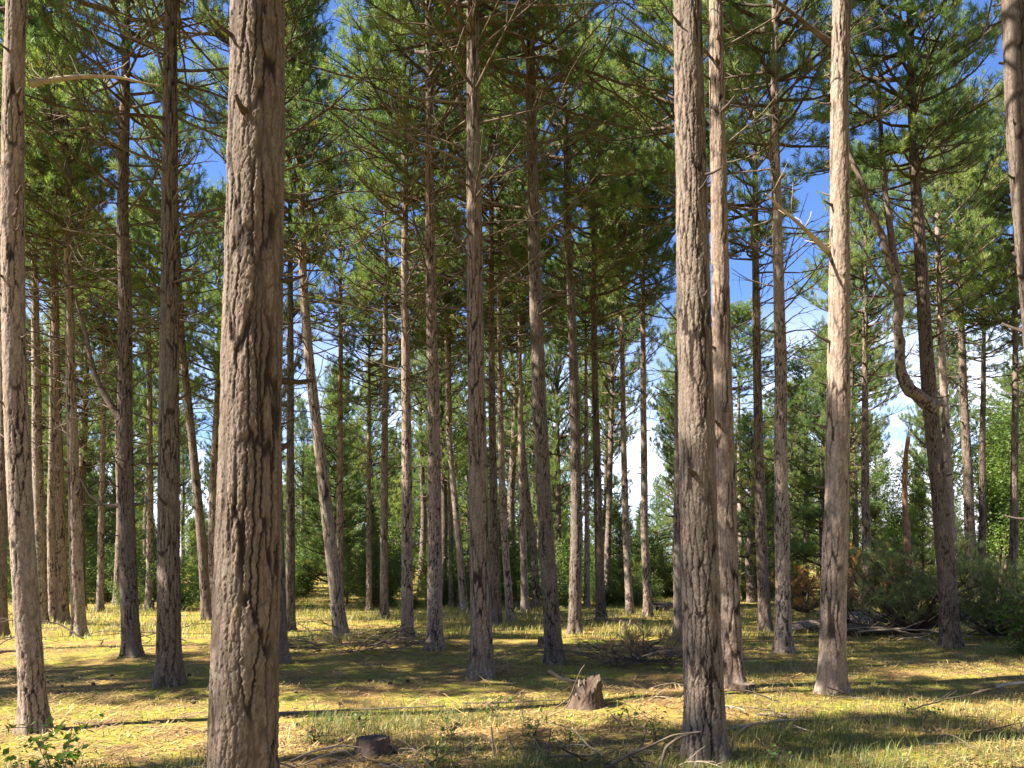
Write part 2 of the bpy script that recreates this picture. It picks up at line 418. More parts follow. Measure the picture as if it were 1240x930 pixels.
# ------------------------------------------------------------------ the pines of the photograph
WOOD = 'pine trees of the wood'
def pine(label, pts, w, H=14.5, cb=8.6, crown=0, cs=0.88, dead=(4.5, 22), lmax=3.0, seed=1, d=None, stubs=True, flare=0.45, tp=0.72):
    bx, by = pts[0]
    X, Y = ground_pt(bx, by)
    if d: Y = d; X = (bx - CX) / F * Y
    z0 = float(gz(X, Y)) - 0.02
    rb = w * 0.47 / F * Y
    g = random.Random(seed * 7 + 1)
    P = [(0, 0, -0.3), (0, 0, 0)]
    for (x, y) in pts[1:]:
        z = EYE + (HY - y) / F * Y - z0
        if z > P[-1][2] + 0.05: P.append(((x - CX) / F * Y - X, 0, z))
    # depth lean and the hidden top
    lean = g.uniform(-0.025, 0.025)
    P = [(a, lean * c, c) for a, b, c in P]
    if P[-1][2] < H:
        k = P[-1]; j = P[-2]; sl = (k[0] - j[0]) / max(k[2] - j[2], 0.3)
        P.append((k[0] + sl * (H - k[2]) * 0.35, lean * H, H))
    t = thing('pine_tree', label, 'pine tree', (X, Y, z0), WOOD)
    mb, cf, rad = make_trunk(P, rb, H, Y, seed + 40, flare=flare, stubs=stubs, tp=tp)
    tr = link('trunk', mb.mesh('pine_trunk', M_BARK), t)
    p_ = 1.3 if any(k in label for k in ('pale', 'sunlit', 'lit pine', 'pink')) else g.uniform(0.62, 0.95)  # bark tone; sunlit trunks lightened too, so sun is painted into the colour
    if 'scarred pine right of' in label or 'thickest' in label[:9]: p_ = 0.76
    if 'right border of the picture' in label: p_ = 0.6  # shade on the border trunk painted as darker bark
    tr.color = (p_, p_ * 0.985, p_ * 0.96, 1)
    fm, wm, ch = CROWNS[crown % len(CROWNS)]
    s = (H + 0.3 - cb) / ch
    x0, y0 = cf(cb); x1, y1 = cf(H)
    dv = Vector((x1 - x0, y1 - y0, H - cb)); rot = dv.to_track_quat('Z', 'Y') @ Quaternion((0, 0, 1), g.random() * 6.283)
    c = link('crown', fm, t, (x0, y0, cb), rot.to_euler(), (cs, cs, s))
    link('limb_wood', wm, c)
    if dead and dead[1]: add_dead(t, cf, rad, dead[0], min(cb + 1.2, H - 1), int(dead[1] * (1.6 if X < 0.5 and dead[1] > 15 else 1.15)), seed + 500, lmax=lmax)
    return t, cf, rad, X, Y, z0

PINES = [
 # label, path (photo px, base first), width px at eye height, options
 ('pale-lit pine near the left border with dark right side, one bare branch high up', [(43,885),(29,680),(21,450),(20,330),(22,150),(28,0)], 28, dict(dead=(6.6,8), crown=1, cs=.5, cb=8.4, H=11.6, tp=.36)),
 ('thickest pine, deeply fissured bark, its foot cut off by the bottom border', [(293,1018),(296,800),(301,465),(304,200),(305,0)], 80, dict(H=15.5, cb=10.2, dead=(7.5,8), crown=4, flare=0.3, cs=.55)),
 ('brown shaded pine standing just left of the thickest pine, roots spreading onto needle litter', [(204,832),(202,640),(201,400),(199,200),(197,0)], 27, dict(dead=(4.6,32), lmax=3.6, crown=0, cb=9.2, cs=.7)),
 ('crooked pine with a forking limb at mid trunk, left of the brown shaded pine', [(160,798),(154,660),(151,520),(151,400),(147,240),(150,150)], 20, dict(dead=(2.4,30), lmax=3.6, crown=2, cb=8.4)),
 ('sunlit slim pine behind and right of the left edge pine, pale left flank', [(96,768),(92,640),(88,480),(85,330)], 15, dict(dead=(4,24), crown=3)),
 ('dark shaded pine close on the left of the sunlit slim pine', [(76,756),(74,620),(72,470)], 14, dict(dead=(4,20), crown=5)),
 ('dark pine whose foot shows between the left edge pine and the pale stem', [(50,757),(47,600),(43,430)], 14, dict(dead=(4,20), crown=0)),
 ('thin pale stem between two dark pines on the left', [(64,748),(63,620),(66,520)], 9, dict(dead=(4,14), crown=2, H=12.5)),
 ('dark trunk cut by the left border of the picture', [(2,770),(2,640),(4,500)], 12, dict(dead=(4,16), crown=4)),
 ('slim pine leaning left, seen between the brown shaded pine and the thickest pine', [(251,750),(245,660),(236,560),(226,460),(221,410)], 12, dict(dead=(5,20), crown=3, cb=8.0)),
 ('thin sunlit stem peeping out on the left of the brown shaded pine', [(181,738),(181,600),(179,450)], 9, dict(dead=(5,14), crown=5, H=13)),
 ('thin dark stem between the sunlit slim pine and the crooked pine', [(121,740),(124,620),(127,520)], 8, dict(dead=(4,12), crown=1, H=12)),
 ('reddish pine almost hidden behind the thickest pine, only its foot showing', [(338,804),(334,640),(330,400),(326,100)], 20, dict(dead=(5,17), crown=1, cs=.55)),
 ('dark pine right of the thickest pine, behind the left brush heap', [(352,762),(352,600),(352,480)], 11, dict(dead=(4,20), crown=2)),
 ('tall lit pine leaning left with its foot in the left brush heap', [(413,768),(402,680),(389,560),(376,460),(366,340)], 16, dict(dead=(4.2,22), crown=0, cb=8.2)),
 ('straight dark pine close behind the leaning lit pine', [(411,742),(412,600),(414,430)], 9, dict(dead=(5,16), crown=3)),
 ('very thin dark stem between the leaning lit pine and the narrow pine in dry grass', [(447,738),(447,650),(447,570)], 7, dict(dead=(3,16), crown=5, H=11, cb=7)),
 ('narrow pine in the dry grass left of the grey straight pine', [(465,750),(466,600),(468,440)], 10, dict(dead=(4.5,18), crown=4)),
 ('grey straight pine with pale bark right of the left brush heap', [(493,777),(493,640),(492,480),(490,300)], 14, dict(dead=(4.5,22), crown=1)),
 ('straight pine with a half sunlit trunk, left of the central pine', [(527,790),(526,640),(524,450),(521,260),(520,200)], 18, dict(dead=(4.2,28), crown=2, lmax=3.4)),
 ('thin pine leaning left between the half sunlit pine and the central pine', [(562,741),(556,660),(548,580),(544,530)], 9, dict(dead=(5,14), crown=3, H=12.5)),
 ('dark thin stem standing beside the thin left-leaning pine', [(547,738),(546,650),(545,560)], 7, dict(dead=(4,12), crown=0, H=12)),
 ('central pine, tall and straight with dark brown bark, casting shade on sunny needle litter', [(584,822),(580,640),(577,480),(574,250),(573,60)], 25, dict(dead=(4.6,30), crown=1, cb=8.8, lmax=3.4)),
 ('dark pine directly behind the right flank of the central pine', [(602,758),(598,640),(596,500)], 11, dict(dead=(5,18), crown=5)),
 ('slim half-lit pine, second to the right of the central pine', [(618,755),(610,640),(606,520),(605,400)], 9, dict(dead=(5,16), crown=2)),
 ('pale thin pine among dry grass, third to the right of the central pine', [(636,742),(633,640),(630,520)], 9, dict(dead=(5,14), crown=4, H=13)),
 ('dark leaning stem just left of the pine with a curved trunk', [(650,738),(646,660),(636,580),(630,500)], 9, dict(dead=(5,14), crown=0, H=12.5)),
 ('pine with a gently curved trunk and a small cut stump at its left foot', [(672,808),(665,700),(655,540),(647,330),(643,140)], 20, dict(dead=(4.8,28), crown=0, cb=8.5, lmax=3.4, cs=.75)),
 ('straight brown pine standing right of the curved trunk pine', [(696,767),(698,620),(696,480),(690,340),(687,280)], 15, dict(dead=(5,22), crown=3, cb=8.8)),
 ('thin pale stem behind, between the straight brown pine and the next dark one', [(711,737),(711,640),(710,560)], 7, dict(dead=(5,10), crown=1, H=12)),
 ('dark pine left of the pair of slim pines by the sky gap', [(728,753),(725,640),(721,500),(719,400)], 11, dict(dead=(5,22), crown=5, cb=8.2)),
 ('left one of the slim pair before the pale sky gap, bare spiky branches', [(763,746),(758,640),(755,520),(754,430)], 9, dict(dead=(5.6,16), lmax=1.9, crown=2, cb=8.2)),
 ('right one of the pair of slim pines in front of the pale sky gap', [(785,748),(780,640),(779,520),(778,400)], 10, dict(dead=(5.6,16), lmax=1.9, crown=4, cb=8.8)),
 ('dark pine half hidden behind the big scarred pine on its left side', [(824,778),(822,640),(821,480),(824,300)], 15, dict(dead=(4.5,20), crown=1)),
 ('big scarred pine right of centre, foot among dead sticks at the bottom', [(855,918),(851,700),(845,480),(840,200),(837,0)], 47, dict(H=15, cb=9.8, dead=(7,6), crown=5, flare=0.35, cs=.6)),
 ('sunlit pine close behind the big scarred pine on its right', [(886,838),(881,680),(875,450),(870,200),(867,0)], 27, dict(dead=(6,14), crown=3, cb=9.6, cs=.65)),
 ('dark slim pine between the big scarred pine pair and the pine with rusty foliage', [(927,763),(921,640),(916,480),(913,330)], 14, dict(dead=(4.5,22), crown=0)),
 ('straight pine with rusty foliage high up, left of the pale pine with a raised branch', [(948,792),(946,640),(943,450),(937,230),(935,150)], 18, dict(dead=(4.2,24), crown=2, cb=8.8)),
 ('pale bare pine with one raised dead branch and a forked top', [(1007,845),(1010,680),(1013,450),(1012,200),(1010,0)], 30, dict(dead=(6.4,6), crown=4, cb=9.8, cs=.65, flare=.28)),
 ('slim pine behind the rust-coloured brush, right of the pale bare pine', [(1050,722),(1046,600),(1044,420)], 11, dict(dead=(5,16), crown=5, H=14, d=25, cs=.9, cb=7.6)),
 ('sturdy leaning pine that forks into three stems beside the fallen pine', [(1152,787),(1146,680),(1137,560),(1128,480),(1121,320),(1113,170)], 21, dict(dead=(5.4,18), crown=1, cb=8.6, lmax=2.6, cs=1.0)),
 ('pink-barked pine right behind the forked pine', [(1158,725),(1152,620),(1147,500),(1141,360)], 12, dict(dead=(6,14), crown=3, H=14.5, d=20.5, cs=.95, cb=8)),
 ('slim pine rising behind the fallen pine, right of the forked pine', [(1180,728),(1176,640),(1171,480),(1167,350)], 13, dict(dead=(6,16), crown=0, H=14.5, d=22, cs=.95, cb=8)),
 ('thin pine close to the right of the slim pine behind the fallen pine', [(1189,722),(1188,640),(1187,490)], 9, dict(dead=(6,12), crown=2, H=13, cb=7.5, d=25)),
 ('short pine leaning to the right among bright green leaves', [(1204,722),(1209,660),(1216,610),(1224,560)], 9, dict(dead=(4,10), crown=5, H=10, cb=7)),
 ('last slim pine before the right border, in front of bright green leaves', [(1226,725),(1229,640),(1231,520),(1232,430)], 10, dict(dead=(5,16), crown=4, H=14, d=21, cs=.95, cb=7.8)),
 ('large shaded pine cut off by the right border of the picture', [(1270,884),(1271,700),(1268,460),(1259,330),(1247,200),(1239,0)], 36, dict(dead=(6.5,8), crown=0, cb=9.2, flare=0.7, cs=.8)),
 ('thin sunlit stem in the brush, just left of the pale bare pine', [(975,722),(976,660),(975,600)], 7, dict(dead=(3,12), crown=3, H=11, cb=7.5)),
 ('dark thin stem just right of the pale bare pine', [(1036,724),(1036,640),(1034,540)], 8, dict(dead=(4,12), crown=1, H=11.5)),
 ('thin lit stem seen behind the sunlit pine next to the big scarred pine', [(897,724),(897,640),(896,560)], 7, dict(dead=(5,10), crown=5, H=12.5)),
]
BUILT = []
for i, (lab, pts, w, kw) in enumerate(PINES):
    BUILT.append(pine(lab, pts, w, seed=i + 1, **kw))
MAINXY = np.array([(b[3], b[4]) for b in BUILT])

def limb_part(tree, px, r0, r1, name='limb', mat=M_BARK, dy=0.0, me_seed=1):
    """an own limb of a pine, its path in photo pixels at the tree's distance"""
    t, cf, rad, X, Y, z0 = tree
    n = len(px)
    P = np.array([((x - CX) / F * Y - X, dy * i / (n - 1), EYE + (HY - y) / F * Y - z0) for i, (x, y) in enumerate(px)])
    tt = np.linspace(0, n - 1, n * 6)
    k = np.arange(n)
    Q = np.stack([np.interp(tt, k, P[:, c]) for c in range(3)], -1)
    for _ in range(2): Q[1:-1] = (Q[:-2] + 2 * Q[1:-1] + Q[2:]) / 4
    Q = np.stack([np.interp(np.linspace(0, len(Q) - 1, len(Q) * 4), np.arange(len(Q)), Q[:, c]) for c in range(3)], -1)
    s = np.concatenate([[0], np.cumsum(np.linalg.norm(np.diff(Q, axis=0), axis=1))])
    Q[:, 0] += r0 * 0.8 * (vnoise(s * 3.5, s * 0 + me_seed, 3) - 0.5); Q[:, 2] += r0 * 0.5 * (vnoise(s * 5, s * 0 + me_seed, 7) - 0.5)
    rr = (r0 + (r1 - r0) * (s / s[-1]) ** 0.8) * (1 + 0.45 * np.exp(-s / 0.18)) * (1 + 0.22 * (vnoise(s * 6, s * 0, me_seed + 5) - 0.5))
    k = 18 if r0 > 0.04 else 8
    mb = MB(); mb.tube(Q, rr, k, 0.75, 0.5)
    if k == 18:
        SS, UU = np.meshgrid(s, np.arange(k) / k, indexing='ij')
        plate, tint, e = bark_field(UU, SS, r0, me_seed + 70)
        V = mb.v[0]; m = len(Q) * k
        ctr = np.repeat(Q, k, axis=0); V[:m] = ctr + (V[:m] - ctr) * (1 + 0.16 * (plate.ravel() - 0.7) + 0.08 * (e.ravel() - .5))[:, None]
        mb.a[0] = np.append(plate.ravel(), .5); mb.b[0] = np.append(tint.ravel() * .8, .5)
    g = random.Random(me_seed)
    for q in range(3, len(Q) - 4):
        if g.random() < 0.05:
            d = Vector((g.uniform(-1, 1), g.uniform(-1, 1), g.uniform(-.2, .8))).normalized(); ln = g.uniform(.1, .5); d = np.array(d)
            mb.tube(curve(Q[q], d, ln, 4, R(q), 0.2, .15), [rr[q] * .3, rr[q] * .22, .006, .005, .003], 5, .6, .3)
    return link(name, mb.mesh('pine_limb', mat), t)
by = lambda s: next(b for b, p in zip(BUILT, PINES) if s in p[0])
T = by('forks into three')
o = limb_part(T, [(1131,494),(1112,482),(1098,466),(1089,440),(1087,405),(1089,375),(1083,335),(1068,290),(1050,240),(1030,190),(1022,150)], 0.115, 0.03, me_seed=3)
limb_part(T, [(1088,360),(1083,310),(1078,250),(1073,180),(1070,90)], 0.07, 0.03, dy=0.2)
limb_part(T, [(1079,352),(1060,330),(1045,300)], 0.03, 0.012)
T = by('raised dead branch')
limb_part(T, [(1010,312),(996,306),(974,293),(950,280),(928,268),(910,259)], 0.035, 0.008, 'dead_branch', M_PALE, dy=-0.5)
limb_part(T, [(1010,120),(1016,90),(1021,50),(1026,0),(1030,-60)], 0.07, 0.04)
limb_part(T, [(1004,52),(975,38),(930,14),(880,-6)], 0.03, 0.010, 'dead_branch', M_TWIG, dy=-0.3)
T = by('one bare branch high up')
limb_part(T, [(34,102),(60,88),(92,76),(132,71),(170,74)], 0.028, 0.008, 'dead_branch', M_PALE, dy=0.4)
T = by('crooked pine')
limb_part(T, [(146,510),(135,490),(120,470),(110,440),(103,400),(92,360)], 0.06, 0.018)
limb_part(T, [(148,612),(128,612),(108,600),(97,580)], 0.035, 0.012, 'dead_branch', M_TWIG)
limb_part(T, [(155,612),(172,610),(188,604)], 0.03, 0.010, 'dead_branch', M_TWIG)
T = by('central pine')
limb_part(T, [(570,165),(552,120),(545,80),(552,40),(562,0)], 0.05, 0.02)
T = by('big scarred')
limb_part(T, [(838,95),(860,92),(880,88),(896,91)], 0.02, 0.012, 'dead_branch', M_TWIG)

# ------------------------------------------------------------------ pines outside the view that shade the clearing, and the far wood
TRUNKS = []
for i in range(5):
    g = random.Random(900 + i)
    P = [(0, 0, -0.3), (0, 0, 0), (g.uniform(-.15, .15), g.uniform(-.1, .1), 4), (g.uniform(-.4, .4), g.uniform(-.3, .3), 9), (g.uniform(-.5, .5), g.uniform(-.3, .3), 14)]
    mb, cf, rad = make_trunk(P, 0.13 + 0.015 * i, 14, 30, 950 + i, top_z=13.5)
    TRUNKS.append((mb.mesh('pine_trunk', M_BARK), cf, rad))
def copy_pine(x, y, seed, label, group, s=1.0, cb=8.3, cs=1.0, dead=6, young=False, ch_scale=1.0):
    g = random.Random(seed)
    t = thing('young_pine' if young else 'pine_tree', label, 'young pine' if young else 'pine tree', (x, y, float(gz(x, y)) - 0.03), group, (0, 0, g.random() * 6.283), s)
    me, cf, rad = TRUNKS[g.randrange(5)]; p_ = g.uniform(.6, 1.15)
    if young:
        fm, wm, h = YOUNG[g.randrange(3)]
        link('trunk', me, t, (0, 0, 0), None, (0.7, 0.7, h / 14.0))
        c = link('crown', fm, t, (0, 0, g.uniform(0.2, 0.9)), (0, 0, g.random() * 6.28), (1, 1, g.uniform(0.85, 1.1)))
        link('limb_wood', wm, c)
    else:
        link('trunk', me, t).color = (p_, p_ * .98, p_ * .95, 1)
        fm, wm, h = CROWNS[g.randrange(len(CROWNS))]
        px, py = cf(cb)
        c = link('crown', fm, t, (px, py, cb), (0, 0, g.random() * 6.28), (cs, cs, (14.2 - cb) / h * ch_scale))
        link('limb_wood', wm, c)
        if dead: add_dead(t, cf, rad, 4.5, cb + 0.8, dead, seed + 9, lmax=2.8)
    return t

SHADE = [(-13.5, 2.2), (-9.8, 4.2), (-9.6, 8.6), (-17.5, 7.6), (-12.5, 8.2), (-15.5, 9.8), (-10.4, 10.4), (-14, 13)]
for i, (x, y) in enumerate(SHADE):
    copy_pine(x, y, 40 + i, 'tall pine out of view whose shadow falls across the clearing', 'pines shading the clearing', 1.03, 8.4, 0.72 if i < 2 else 1.0, 5)

AROUND = [(5, 2.5), (8.5, 4.5), (11.5, 7), (7, -.5), (10.5, 1.5), (14, 4), (13, -1.5), (8.5, -4.2), (4.2, -2.8), (1.2, -5.5), (5.2, -6.6), (-2, -4.5), (-1, -8.5), (3, -10), (11, -7.5), (15.5, 1), (17, 7), (-4.8, -7.6), (7.5, -10), (15, -5)]
for i, (x, y) in enumerate(AROUND):
    copy_pine(x, y, 70 + i, 'tall pine out of view, standing right of or behind the viewer', 'pines around the viewer', 1.0, 5.0 + (i * 0.37) % 2.5, 1.0, 0)
g = random.Random(77)
far = []
tries = 0
while len(far) < 200 and tries < 14000:
    tries += 1
    y = 24 + 58 * g.random() ** 1.35; x = g.uniform(-1, 1) * (0.68 * y + 3)
    px = CX + F * x / y
    gap = 748 < px < 818 or 228 < px < 258 or 1066 < px < 1108
    young = g.random() < (0.28 if y < 40 else 0.55)
    if y < 30 and (young or 330 < px < 1060): continue
    if gap and not (young and y > 38): continue
    if 860 < px < 1240 and y < 27: continue
    if any((x - a) ** 2 + (y - b) ** 2 < 1.9 ** 2 for a, b, c in far): continue
    if np.min(np.hypot(MAINXY[:, 0] - x, MAINXY[:, 1] - y)) < 1.6: continue
    far.append((x, y, young))
for k in range(50):
    y = g.uniform(80, 112); x = (g.uniform(-40, 1280) - CX) / F * y
    if all((x - a) ** 2 + (y - b) ** 2 > 9 for a, b, c in far): far.append((x, y, True))
small = []
for k in range(46):
    y = g.uniform(26.5, 37); px = g.uniform(-20, 1040); x = (px - CX) / F * y
    if np.min(np.hypot(MAINXY[:, 0] - x, MAINXY[:, 1] - y)) < 1.2 or any((x - a) ** 2 + (y - b) ** 2 < 1.4 ** 2 for a, b, c in far): continue
    small.append((x, y))
for i, (x, y) in enumerate(small):
    copy_pine(x, y, 3000 + i, 'small self-sown pine at the far edge of the clearing, needles down to the grass', 'small pines along the far edge', g.uniform(0.22, 0.5), young=True)
for px, y in ((742, 46), (760, 50), (778, 47), (796, 52), (815, 45), (830, 50), (232, 48), (250, 52), (652, 47), (1080, 50), (1105, 54), (1158, 52)):
    far.append(((px - CX) / F * y, y, True))
for i, (x, y, young) in enumerate(far):
    px = CX + F * x / y
    gap = 700 < px < 850 or 215 < px < 270 or 1040 < px < 1240
    if young:
        copy_pine(x, y, 1000 + i, 'bushy young pine with green down to the ground in the far back of the wood', 'young bushy pines at the back', g.uniform(0.6, 0.85) if gap else g.uniform(0.8, 1.45), young=True)
    else:
        copy_pine(x, y, 1000 + i, 'slender distant pine with bare stem in the crowded back rows of the wood', 'slender pines at the back', g.uniform(0.8, 1.02), g.uniform(3.6, 7.4), g.uniform(0.72, 1.05), 6 if y < 40 else 0)

# ------------------------------------------------------------------ broadleaf growth
def leaves(mb, P, Nn, rng, size, tint, fold=0.25):
    k = len(P); a = norm(rng.normal(size=(k, 3)) + Nn * 1.2)
    u = norm(np.cross(a, rng.normal(size=(k, 3)))); v = np.cross(a, u)
    s = (size * rng.uniform(0.6, 1.25, k))[:, None]
    V = np.stack([P, P + u * s * 0.5 + v * s * 0.32 + a * s * fold * .4, P + u * s, P + u * s * 0.5 - v * s * 0.32 + a * s * fold * .4], 1).reshape(-1, 3)
    t = (np.arange(k)[:, None, None] * 4 + np.array([[0, 1, 2], [0, 2, 3]])[None]).reshape(-1, 3)
    mb.add(V, None, t, 0.5, np.repeat(np.clip(tint, 0, 1), 4))
def shrub_meshes(h, r, nstem, nleaf, size, seed, mat=M_LEAF, trunk=False):
    rng = R(seed); wood = MB(); lf = MB(); tips = []
    for i in range(nstem):
        a = rng.random() * 6.28; sp = rng.uniform(0.1, 1) * r / h
        c = curve((rng.normal(0, 0.08), rng.normal(0, 0.08), -0.05), (math.cos(a) * sp, math.sin(a) * sp, 1), h * rng.uniform(0.6, 1.05), 8, rng, 0.1, 0.12)
        wood.tube(c, np.linspace(0.012 + 0.008 * h, 0.004, 9), 5)
        for j in range(1 if not trunk else 3, 9):
            for _ in range(3):
                d = rng.normal(0, 1, 3); d[2] = d[2] * 0.4 + 0.3
                c2 = curve(c[j], d, r * rng.uniform(0.25, 0.6), 4, rng, 0.1, 0.18)
                wood.tube(c2, np.linspace(0.008, 0.003, 5), 4); tips.append(c2[1:])
    tips = np.concatenate(tips)
    idx = rng.integers(0, len(tips), nleaf)
    P = tips[idx] + rng.normal(0, 0.10 * r, (nleaf, 3)); P[:, 2] = np.maximum(P[:, 2], 0.02)
    tint = np.clip(0.45 + 0.9 * (fbm(P[:, 0] * 2 / r, P[:, 1] * 2 / r + P[:, 2], seed, 2) - 0.5) + rng.normal(0, 0.15, nleaf), 0, 1)
    leaves(lf, P, norm(P * np.array([1, 1, 0.5]) + np.array([0, 0, 0.6])), rng, np.full(nleaf, size), tint)
    return lf.mesh('broad_foliage', mat, False), wood.mesh('broad_stem', M_TWIG)
SHRUB = [shrub_meshes(2.0, 1.3, 9, 5200, 0.075, 60), shrub_meshes(1.3, 1.2, 9, 3800, 0.07, 61), shrub_meshes(2.8, 1.5, 8, 6500, 0.085, 62)]
def put_shrub(px, y, i, s, label, group=None, name='shrub', cat='shrub'):
    x = (px - CX) / F * y
    t = thing(name, label, cat, (x, y, float(gz(x, y))), group, (0, 0, i * 1.7), s)
    fm, wm = SHRUB[i % 3]
    link('foliage', fm, t); link('stem', wm, t)
g = random.Random(5)
n = 0
for i in range(120):
    y = g.uniform(26, 36) if i < 90 else g.uniform(38, 62); px = g.uniform(-20, 1260)
    if 860 < px and y < 31: continue
    put_shrub(px, y, i, g.uniform(0.35, 0.95) if y < 34 else g.uniform(.7, 1.3), 'green leafy undergrowth bush beneath the pines at the back', 'undergrowth bushes at the back')
BT = shrub_meshes(7.5, 3.0, 6, 20000, 0.11, 66, trunk=True)
for px, y, s, lab in ((1212, 30, 0.95, 'bright green broadleaf tree behind the short leaning pine'), (1268, 27, 0.85, 'bright green broadleaf tree cut by the right border'), (1100, 44, 0.9, 'small round broadleaf tree under the clouds, behind the broken red snag')):
    x = (px - CX) / F * y
    t = thing('broadleaf_tree', lab, 'broadleaf tree', (x, y, 0), None, (0, 0, px), s)
    link('crown', BT[0], t); link('trunk', BT[1], t)
# birch bush on the right, sapling in the left corner
BB = shrub_meshes(1.3, 0.8, 7, 1500, 0.075, 67)
x, y = ground_pt(1250, 795)
t = thing('birch_bush', 'bright green birch bush at the right border beside the fallen pine', 'bush', (x, y, 0)); link('foliage', BB[0], t); link('stem', BB[1], t)

def sapling(px, py, h, nl, seed, label, size=0.055, spread=0.3, name='sapling', cat='sapling', group=None):
    x, y = ground_pt(px, py); rng = R(seed)
    t = thing(name, label, cat, (x, y, float(gz(x, y))), group)
    wood = MB(); pts = []; 
    for s in range(3):
        c = curve((rng.normal(0, .03), rng.normal(0, .03), -0.03), (rng.normal(0, .25), rng.normal(0, .25), 1), h * rng.uniform(.6, 1), 7, rng, 0, 0.1)
        wood.tube(c, np.linspace(0.006, 0.002, 8), 5)
        for j in range(2, 8):
            d = rng.normal(0, 1, 3); d[2] = 0.35
            c2 = curve(c[j], d, spread * rng.uniform(.4, 1), 4, rng, 0, 0.1); wood.tube(c2, np.linspace(0.003, 0.0015, 5), 4); pts.append(c2[1:])
    pts = np.concatenate(pts); idx = rng.integers(0, len(pts), nl)
    lf = MB(); leaves(lf, pts[idx] + rng.normal(0, .015, (nl, 3)), np.tile([0, 0, 1.0], (nl, 1)), rng, np.full(nl, size), rng.normal(.55, .2, nl))
    link('foliage', lf.mesh('sapling_leaves', M_LEAF, False), t); link('stem', wood.mesh('sapling_stem', M_TWIG), t)
sapling(78, 965, 0.60, 150, 70, 'leafy green sapling in the lower left corner, before the pale-lit pine', 0.06, 0.36)
BR = 'low brambles in the foreground grass'
for i, (px, py, h) in enumerate([(430, 885, .22), (545, 900, .25), (640, 890, .3), (690, 905, .28), (760, 880, .3), (790, 895, .26), (600, 868, .3), (930, 925, .2), (385, 905, .2), (1115, 880, .22), (520, 925, .2)]):
    sapling(px, py, h, 45, 80 + i, 'low leafy bramble sprig growing in the shaded foreground grass', 0.045, 0.22, 'bramble', 'bramble', BR)

# ------------------------------------------------------------------ fallen pine, brush heaps, stumps, logs
def fallen_crown(nl, R3, seed, mat, dens=26, droop=0.3, w=0.0085, nn=34):
    rng = R(seed); wood = MB(); Tt = []; Dd = []
    a, b, c = R3
    for i in range(nl):
        p = np.array([rng.uniform(-a, a) * 0.75, rng.uniform(-b, b) * 0.6, rng.uniform(0.05, 0.5) * c])
        d = np.array([rng.normal(0, 0.8), rng.normal(0, 0.8) - 0.2, rng.uniform(-0.1, 1.0)])
        wood.tube([np.array([0, 0, 0.12]), p * 0.5 + [0, 0, 0.05], p], [0.03, 0.024, 0.018], 5)
        limb(wood, Tt, Dd, p, norm(d[None])[0], rng.uniform(0.5, 1.0) * min(a, c) * 0.7, rng, 0.016, 0.25)
    Tt = np.array(Tt); Dd = np.array(Dd); ok = Tt[:, 2] > 0.03
    Tt = Tt[ok]; Dd = Dd[ok]
    nd = MB(); tint = np.clip(0.35 + 1.0 * (fbm(Tt[:, 0] * 1.2, Tt[:, 2] * 1.2 + Tt[:, 1], seed, 2) - 0.5) + rng.normal(0, 0.15, len(Tt)), 0, 1)
    needles(nd, Tt, Dd, rng, nn, 0.13, w, 0.13, tint)
    return nd.mesh('fallen_foliage', mat, False), wood.mesh('fallen_limb_wood', M_TWIG)
fc = fallen_crown(60, (1.5, 1.1, 2.4), 31, M_FALLEN)
def put_fallen(px, py, me, s, rz, label, name='fallen_pine', cat='fallen pine', log=None):
    x, y = ground_pt(px, py)
    t = thing(name, label, cat, (x, y, float(gz(x, y)) - 0.03), None, (0, 0, rz), s)
    link('crown', me[0], t); link('limb_wood', me[1], t)
    if log:
        mb, cf, rad = make_trunk([(0, 0, -0.3), (0, 0, 0), (0.1, 0, log * 0.5), (0, 0, log)], 0.10, log * 1.3, y, 33, top_z=log, stubs=True, flare=0.05)
        link('trunk', mb.mesh('fallen_trunk', M_BARK), t, (-1.2, 0.2, 0.12), (math.radians(8), math.radians(86), 0.3))
    return t
put_fallen(1105, 772, fc, 1.0, 0.2, 'dark green fallen pine top heaped left of the forked pine', log=3.4)
fc2 = fallen_crown(44, (1.3, 1.0, 1.7), 32, M_FALLEN)
put_fallen(1205, 775, fc2, 1.0, 1.0, 'pale green fallen pine boughs lying right of the forked pine')
fc3 = fallen_crown(26, (1.2, 0.9, 1.6), 33, M_DEADNEEDLE, nn=26)
put_fallen(1035, 752, fc3, 0.8, 0.5, 'rusty dead pine boughs lying right of the pale bare pine', 'dead_bough', 'dead bough')
put_fallen(975, 745, fc3, 1.0, 2.2, 'rusty brown dead brush left of the pale bare pine', 'dead_bough', 'dead bough')
fc4 = fallen_crown(34, (1.6, 1.0, 2.9), 34, M_DEADNEEDLE, nn=20)
put_fallen(1075, 738, fc4, 1.0, 0.0, 'tall browned pine brush standing behind the dark fallen pine', 'dead_bough', 'dead bough')
